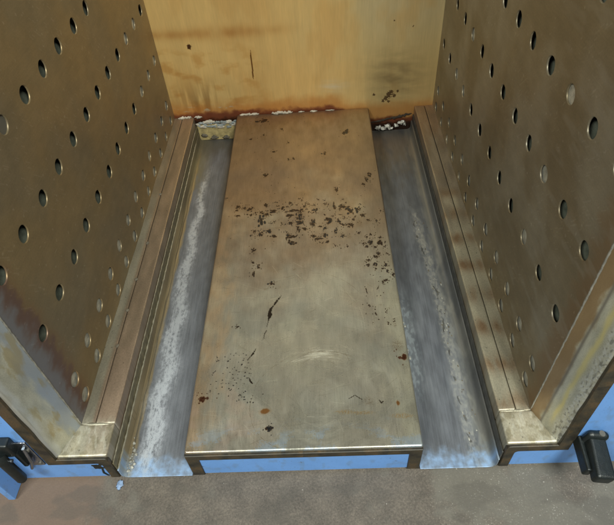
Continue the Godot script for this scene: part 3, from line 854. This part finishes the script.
func channels(oven: Node3D) -> void:
	for s in [-1, 1]:
		var e: float = (ER if s > 0 else -EL) - 0.0026
		var poly := PackedVector2Array()
		# outline of the bent sheet: flange top, bend, floor, and back along its underside
		poly.append(Vector2(e, 0.027)); poly.append(Vector2(e - 0.002, 0.027))
		for k in 6:
			var an := PI * 0.5 * k / 5.0
			poly.append(Vector2(e - 0.002 - 0.008 * (1.0 - cos(an)), 0.013 - 0.008 * sin(an)))
		poly.append(Vector2(0.1505, 0.005)); poly.append(Vector2(0.1505, 0.003))
		for k in 6:
			var an := PI * 0.5 * (1.0 - k / 5.0)
			poly.append(Vector2(e - 0.010 * (1.0 - cos(an)), 0.013 - 0.010 * sin(an)))
		for k in poly.size(): poly[k].x *= s
		var uvf := func(p): return Vector2((p.x * 1000.0 + (252.0 if s < 0 else -148.0)) / (104.0 if s < 0 else 105.0), (p.z * 1000.0 + 795.0) / 801.0)
		var ch := part("wheel_channel", slab(poly, BACK + 0.001, 0.0035, 0.0004, uvf, 30), M["channel%d" % s], oven, "%s wheel channel of bent grey steel" % ("right" if s > 0 else "left"))
		# angle strip between ledge and channel flange
		var x0: float = e + 0.0004
		part("edge_strip", rbox(Vector3(minf(s * x0, s * (x0 + 0.0018)), 0.006, BACK + 0.001), Vector3(maxf(s * x0, s * (x0 + 0.0018)), 0.043, 0.001), 0.0006), M.edge if M.has("edge") else surface(rgb(122, 112, 86) if s < 0 else rgb(84, 84, 82), 0.5, 0.4), ch)
		if s < 0:
			part("sealant_line", bead(Vector3(-x0 - 0.0008, 0.0432, BACK + 0.02), Vector3(-x0 - 0.0008, 0.0432, 0.0), 0.0008, 0.5, 41.0), M.steel, ch)
			part("sealant_line", bead(Vector3(-e + 0.0008, 0.0272, BACK + 0.05), Vector3(-e + 0.0008, 0.0272, 0.002), 0.0012, 0.4, 43.0), M.steel, ch)

func plinth(oven: Node3D) -> void:
	var uvf := func(p): return Vector2((p.x * 1000.0 + 151.0) / 302.0, (p.z * 1000.0 + 795.0) / 796.0)
	var wave := func(p, n): return p + Vector3(0, n.y * (0.0013 * n1(p.x * 7.0, p.z * 6.0, 241) + 0.0005 * n1(p.x * 22.0, p.z * 18.0, 242)) * sm(0.0, -0.03, p.z), 0)
	part("plinth", rbox(Vector3(-0.1495, 0.0035, BACK + 0.0005), Vector3(0.1495, HP, 0.0), 0.0032, Vector3i(40, 2, 100), uvf, wave), M.plinth, oven, "raised centre plinth of stained sheet steel with rust flakes and a torn crack")

func round_in(a: Vector2, c: Vector2, d: Vector2, r: float) -> Array:
	var out := []
	var u := (a - c).normalized() * r
	var w := (d - c).normalized() * r
	for k in 5:
		var t := k / 4.0
		out.append((c + u) * (1 - t) * (1 - t) + c * 2.0 * t * (1 - t) + (c + w) * t * t)
	return out

func lips(oven: Node3D) -> void:
	# dark folded edge of the liner on the front face: down each jamb, along each ledge, down to the channel
	for s in [-1, 1]:
		var j: float = JR if s > 0 else -JL
		var e: float = ER if s > 0 else -EL
		var t := HP - 0.0028
		var lo := HP - 0.0165
		var pts := [Vector2(j + 0.003, TALL), Vector2(j + 0.003, t)]
		pts.append_array(round_in(Vector2(j, t), Vector2(e + 0.0002, t), Vector2(e + 0.0002, 0.0), 0.006))
		pts.append_array([Vector2(e + 0.0002, 0.0045), Vector2(e + 0.0125, 0.0045)])
		pts.append_array(round_in(Vector2(e + 0.0125, 0.0), Vector2(e + 0.0125, lo), Vector2(1.0, lo), 0.006))
		pts.append_array([Vector2(j + 0.019, lo), Vector2(j + 0.019, TALL)])
		var poly := PackedVector2Array(pts)
		for k in poly.size(): poly[k].x *= s
		part("liner_lip", slab(poly, -0.0032, 0.0032, 0.0009), M.lip, oven, "burnt dark lip round the opening")
	var pts := [Vector2(-0.1492, 0.004), Vector2(-0.1492, HP - 0.0028), Vector2(0.1492, HP - 0.0028), Vector2(0.1492, 0.004), Vector2(0.133, 0.004), Vector2(0.133, HP - 0.0155), Vector2(-0.133, HP - 0.0155), Vector2(-0.133, 0.004)]
	part("plinth_lip", slab(PackedVector2Array(pts), -0.0032, 0.0032, 0.0009), M.lip, oven, "burnt dark edge round the front of the plinth")

func latches(oven: Node3D) -> void:
	# right: black lever handle that stands out from the front
	var h := Node3D.new()
	h.name = "lever_handle"
	h.set_meta("label", "black plastic lever handle on the right of the blue front")
	oven.add_child(h, true)
	h.position = Vector3(0.3455, 0.088, 0.0)
	h.rotation_degrees = Vector3(4, -3, -10)
	var g := rbox(Vector3(-0.0105, -0.008, 0.002), Vector3(0.0105, 0.010, 0.055), 0.0038, Vector3i(2, 2, 6), null, func(p, _n): return Vector3(p.x * (0.92 + 3.0 * p.z), p.y - 0.10 * p.z, p.z))
	part("grip", g, M.black, h)
	part("side_plate", rbox(Vector3(-0.0150, -0.021, 0.002), Vector3(-0.0060, -0.005, 0.044), 0.0022), M.black, h)
	part("boss", rbox(Vector3(-0.0125, -0.010, 0.0012), Vector3(0.0135, 0.014, 0.012), 0.0058, Vector3i(2, 2, 1)), M.black, h)
	part("pin", cyl(Vector3(0.003, 0.0130, 0.0065), Vector3(0.003, 0.0146, 0.0065), 0.0036), M.dull, h)
	part("rust_cap", lump(Vector3(0.0085, -0.007, 0.052), Vector3(0.003, 0.004, 0.003), 0.3, 4.0), surface(rgb(104, 62, 40), 0.8, 0.0), h)
	# left: black catch with bright loop
	var c := Node3D.new()
	c.name = "latch_catch"
	c.set_meta("label", "black catch with a bright steel loop on the left of the blue front")
	oven.add_child(c, true)
	c.position = Vector3(-0.352, 0.088, 0.0)
	part("base_plate", rbox(Vector3(-0.004, -0.036, 0.0012), Vector3(0.0225, 0.026, 0.0042), 0.001), M.chrome, c)
	part("housing", rbox(Vector3(-0.022, 0.012, 0.001), Vector3(0.010, 0.040, 0.015), 0.003), M.black, c)
	part("bar", tube([Vector3(-0.004, 0.022, 0.016), Vector3(-0.003, 0.014, 0.020), Vector3(-0.003, -0.036, 0.020), Vector3(-0.003, -0.0405, 0.020), Vector3(-0.003, -0.0425, 0.020)], [0.006, 0.0065, 0.0065, 0.005, 0.002], 14), M.black, c)
	part("loop", tube([Vector3(0.017, 0.016, 0.006), Vector3(0.015, -0.014, 0.009), Vector3(0.008, -0.033, 0.009)], [0.002, 0.0024, 0.002], 10), M.chrome, c)
	for y in [-0.029, 0.008]: part("screw", cyl(Vector3(0.0185, y, 0.0042), Vector3(0.0185, y, 0.0058), 0.0026, 12), M.dull, c)
	part("hook", rbox(Vector3(0.004, -0.022, 0.004), Vector3(0.010, 0.014, 0.012), 0.002), M.black, c)
	part("pin", cyl(Vector3(-0.010, 0.010, 0.018), Vector3(0.006, 0.010, 0.018), 0.0022), M.chrome, c)

func residue(oven: Node3D) -> void:
	# pale sealant and slag along the foot of the back sheet
	for q in [[-0.285, -0.252, 0.0042, 1], [-0.246, -0.228, 0.004, 2], [-0.142, -0.098, 0.0036, 3], [-0.070, -0.022, 0.0042, 4], [-0.010, 0.004, 0.0024, 5], [0.018, 0.034, 0.0032, 6], [0.052, 0.072, 0.0022, 7]]:
		part("sealant_bead", bead(Vector3(q[0], HP + 0.0008, BACK + 0.003), Vector3(q[1], HP + 0.0008, BACK + 0.002), q[2] * 0.72, 0.6, q[3] * 13.0, 0.003), M.chalk, oven)
	part("end_plate", rbox(Vector3(-0.2445, 0.006, BACK + 0.001), Vector3(-0.152, 0.046, BACK + 0.006), 0.001, Vector3i(12, 6, 1), null, func(p, n): return p + n * 0.0012 * n1(p.x * 60.0, p.y * 60.0, 251)), M.cream, oven, "cream crusted plate closing the back of the left channel")
	rng.seed = 31
	for k in 26:
		var r := rng.randf_range(0.0018, 0.0048)
		part("slag_lump", lump(Vector3(-0.242 + 0.088 * k / 25.0, 0.047 + rng.randfn(0.0, 0.005), BACK + 0.006), Vector3(r * 1.9, r * 0.9, r * 0.45), 1.2, k * 4.7), M.slag if k % 3 else M.chalk, oven)
	for q in [[-0.231, 0.020, 0.005], [-0.209, 0.014, 0.006], [-0.182, 0.013, 0.005]]:
		part("slag_lump", lump(Vector3(q[0], q[1], BACK + 0.008), Vector3(q[2] * 1.3, q[2] * 0.8, 0.002), 1.3, q[0] * 50.0), M.crust, oven)
	for q in [[0.172, 0.016, 0.008, 0.005], [0.183, 0.013, 0.007, 0.004], [0.193, 0.018, 0.009, 0.004], [0.201, 0.013, 0.005, 0.003], [0.214, 0.019, 0.006, 0.005], [0.225, 0.026, 0.008, 0.005], [0.232, 0.022, 0.004, 0.004]]:
		part("weld_blob", lump(Vector3(q[0], q[1], BACK + 0.006), Vector3(q[2] * 0.8, q[3] * 0.8, 0.004), 1.6, q[0] * 90.0), M.silver, oven)
	part("slag_crust", bead(Vector3(0.155, 0.028, BACK + 0.004), Vector3(0.248, 0.046, BACK + 0.002), 0.0025, 0.8, 91.0), surface(rgb(58, 48, 38), 0.9, 0.0), oven)
	# crust in the channels
	rng.seed = 21
	for k in 54:
		var z := -0.50 + 0.48 * rng.randf()
		var x := 0.2115 + 0.0125 * sm(-0.56, -0.2, z) + rng.randfn(0.003, 0.006)
		var r := rng.randf_range(0.0005, 0.0013)
		part("crust_flake", lump(Vector3(x, 0.005, z), Vector3(r, r * 0.45, r * rng.randf_range(1.0, 2.4)), 0.9, k * 3.1, 6, 9), M.crust if k % 3 else M.grit, oven)
	for k in 12:
		var z := rng.randf_range(-0.30, -0.09)
		var r := rng.randf_range(0.0008, 0.0022)
		part("crust_flake", lump(Vector3(0.1545 + absf(rng.randfn(0.0, 0.006)), 0.005, z), Vector3(r, r * 0.5, r * 1.4), 0.9, k * 2.3, 6, 9), M.grit, oven)
	for k in 34:
		var r := rng.randf_range(0.0008, 0.0026)
		part("crust_flake", lump(Vector3(-0.240 + rng.randfn(0, 0.003), 0.006, -0.003 - absf(rng.randfn(0, 0.03))), Vector3(r, r * 0.6, r), 0.9, k * 5.3, 6, 9), M.grit, oven)
	# paint knocked off below the left ledge
	part("bare_patch", lump(Vector3(-0.2665, 0.037, 0.0014), Vector3(0.008, 0.009, 0.0007), 1.3, 8.0), M.black, oven, "black patch where blue paint is chipped off")
	part("bare_patch", tube([Vector3(-0.264, 0.030, 0.0014), Vector3(-0.266, 0.018, 0.0014), Vector3(-0.2625, 0.010, 0.0014), Vector3(-0.2605, 0.012, 0.0034)], [0.0014, 0.0017, 0.0015, 0.0008], 8), M.black, oven)

func loose() -> void:
	var f := MeshInstance3D.new()
	f.name = "paint_flake"
	f.mesh = lump(Vector3.ZERO, Vector3(0.0045, 0.0012, 0.006), 1.3, 3.3).mesh()
	f.material_override = surface(rgb(124, 146, 178), 0.6, 0.0)
	add_child(f, true)
	f.position = Vector3(-0.2475, 0.001, 0.012)
	f.set_meta("label", "small flake of blue paint on the concrete below the left channel")
	f.set_meta("category", "paint flake")
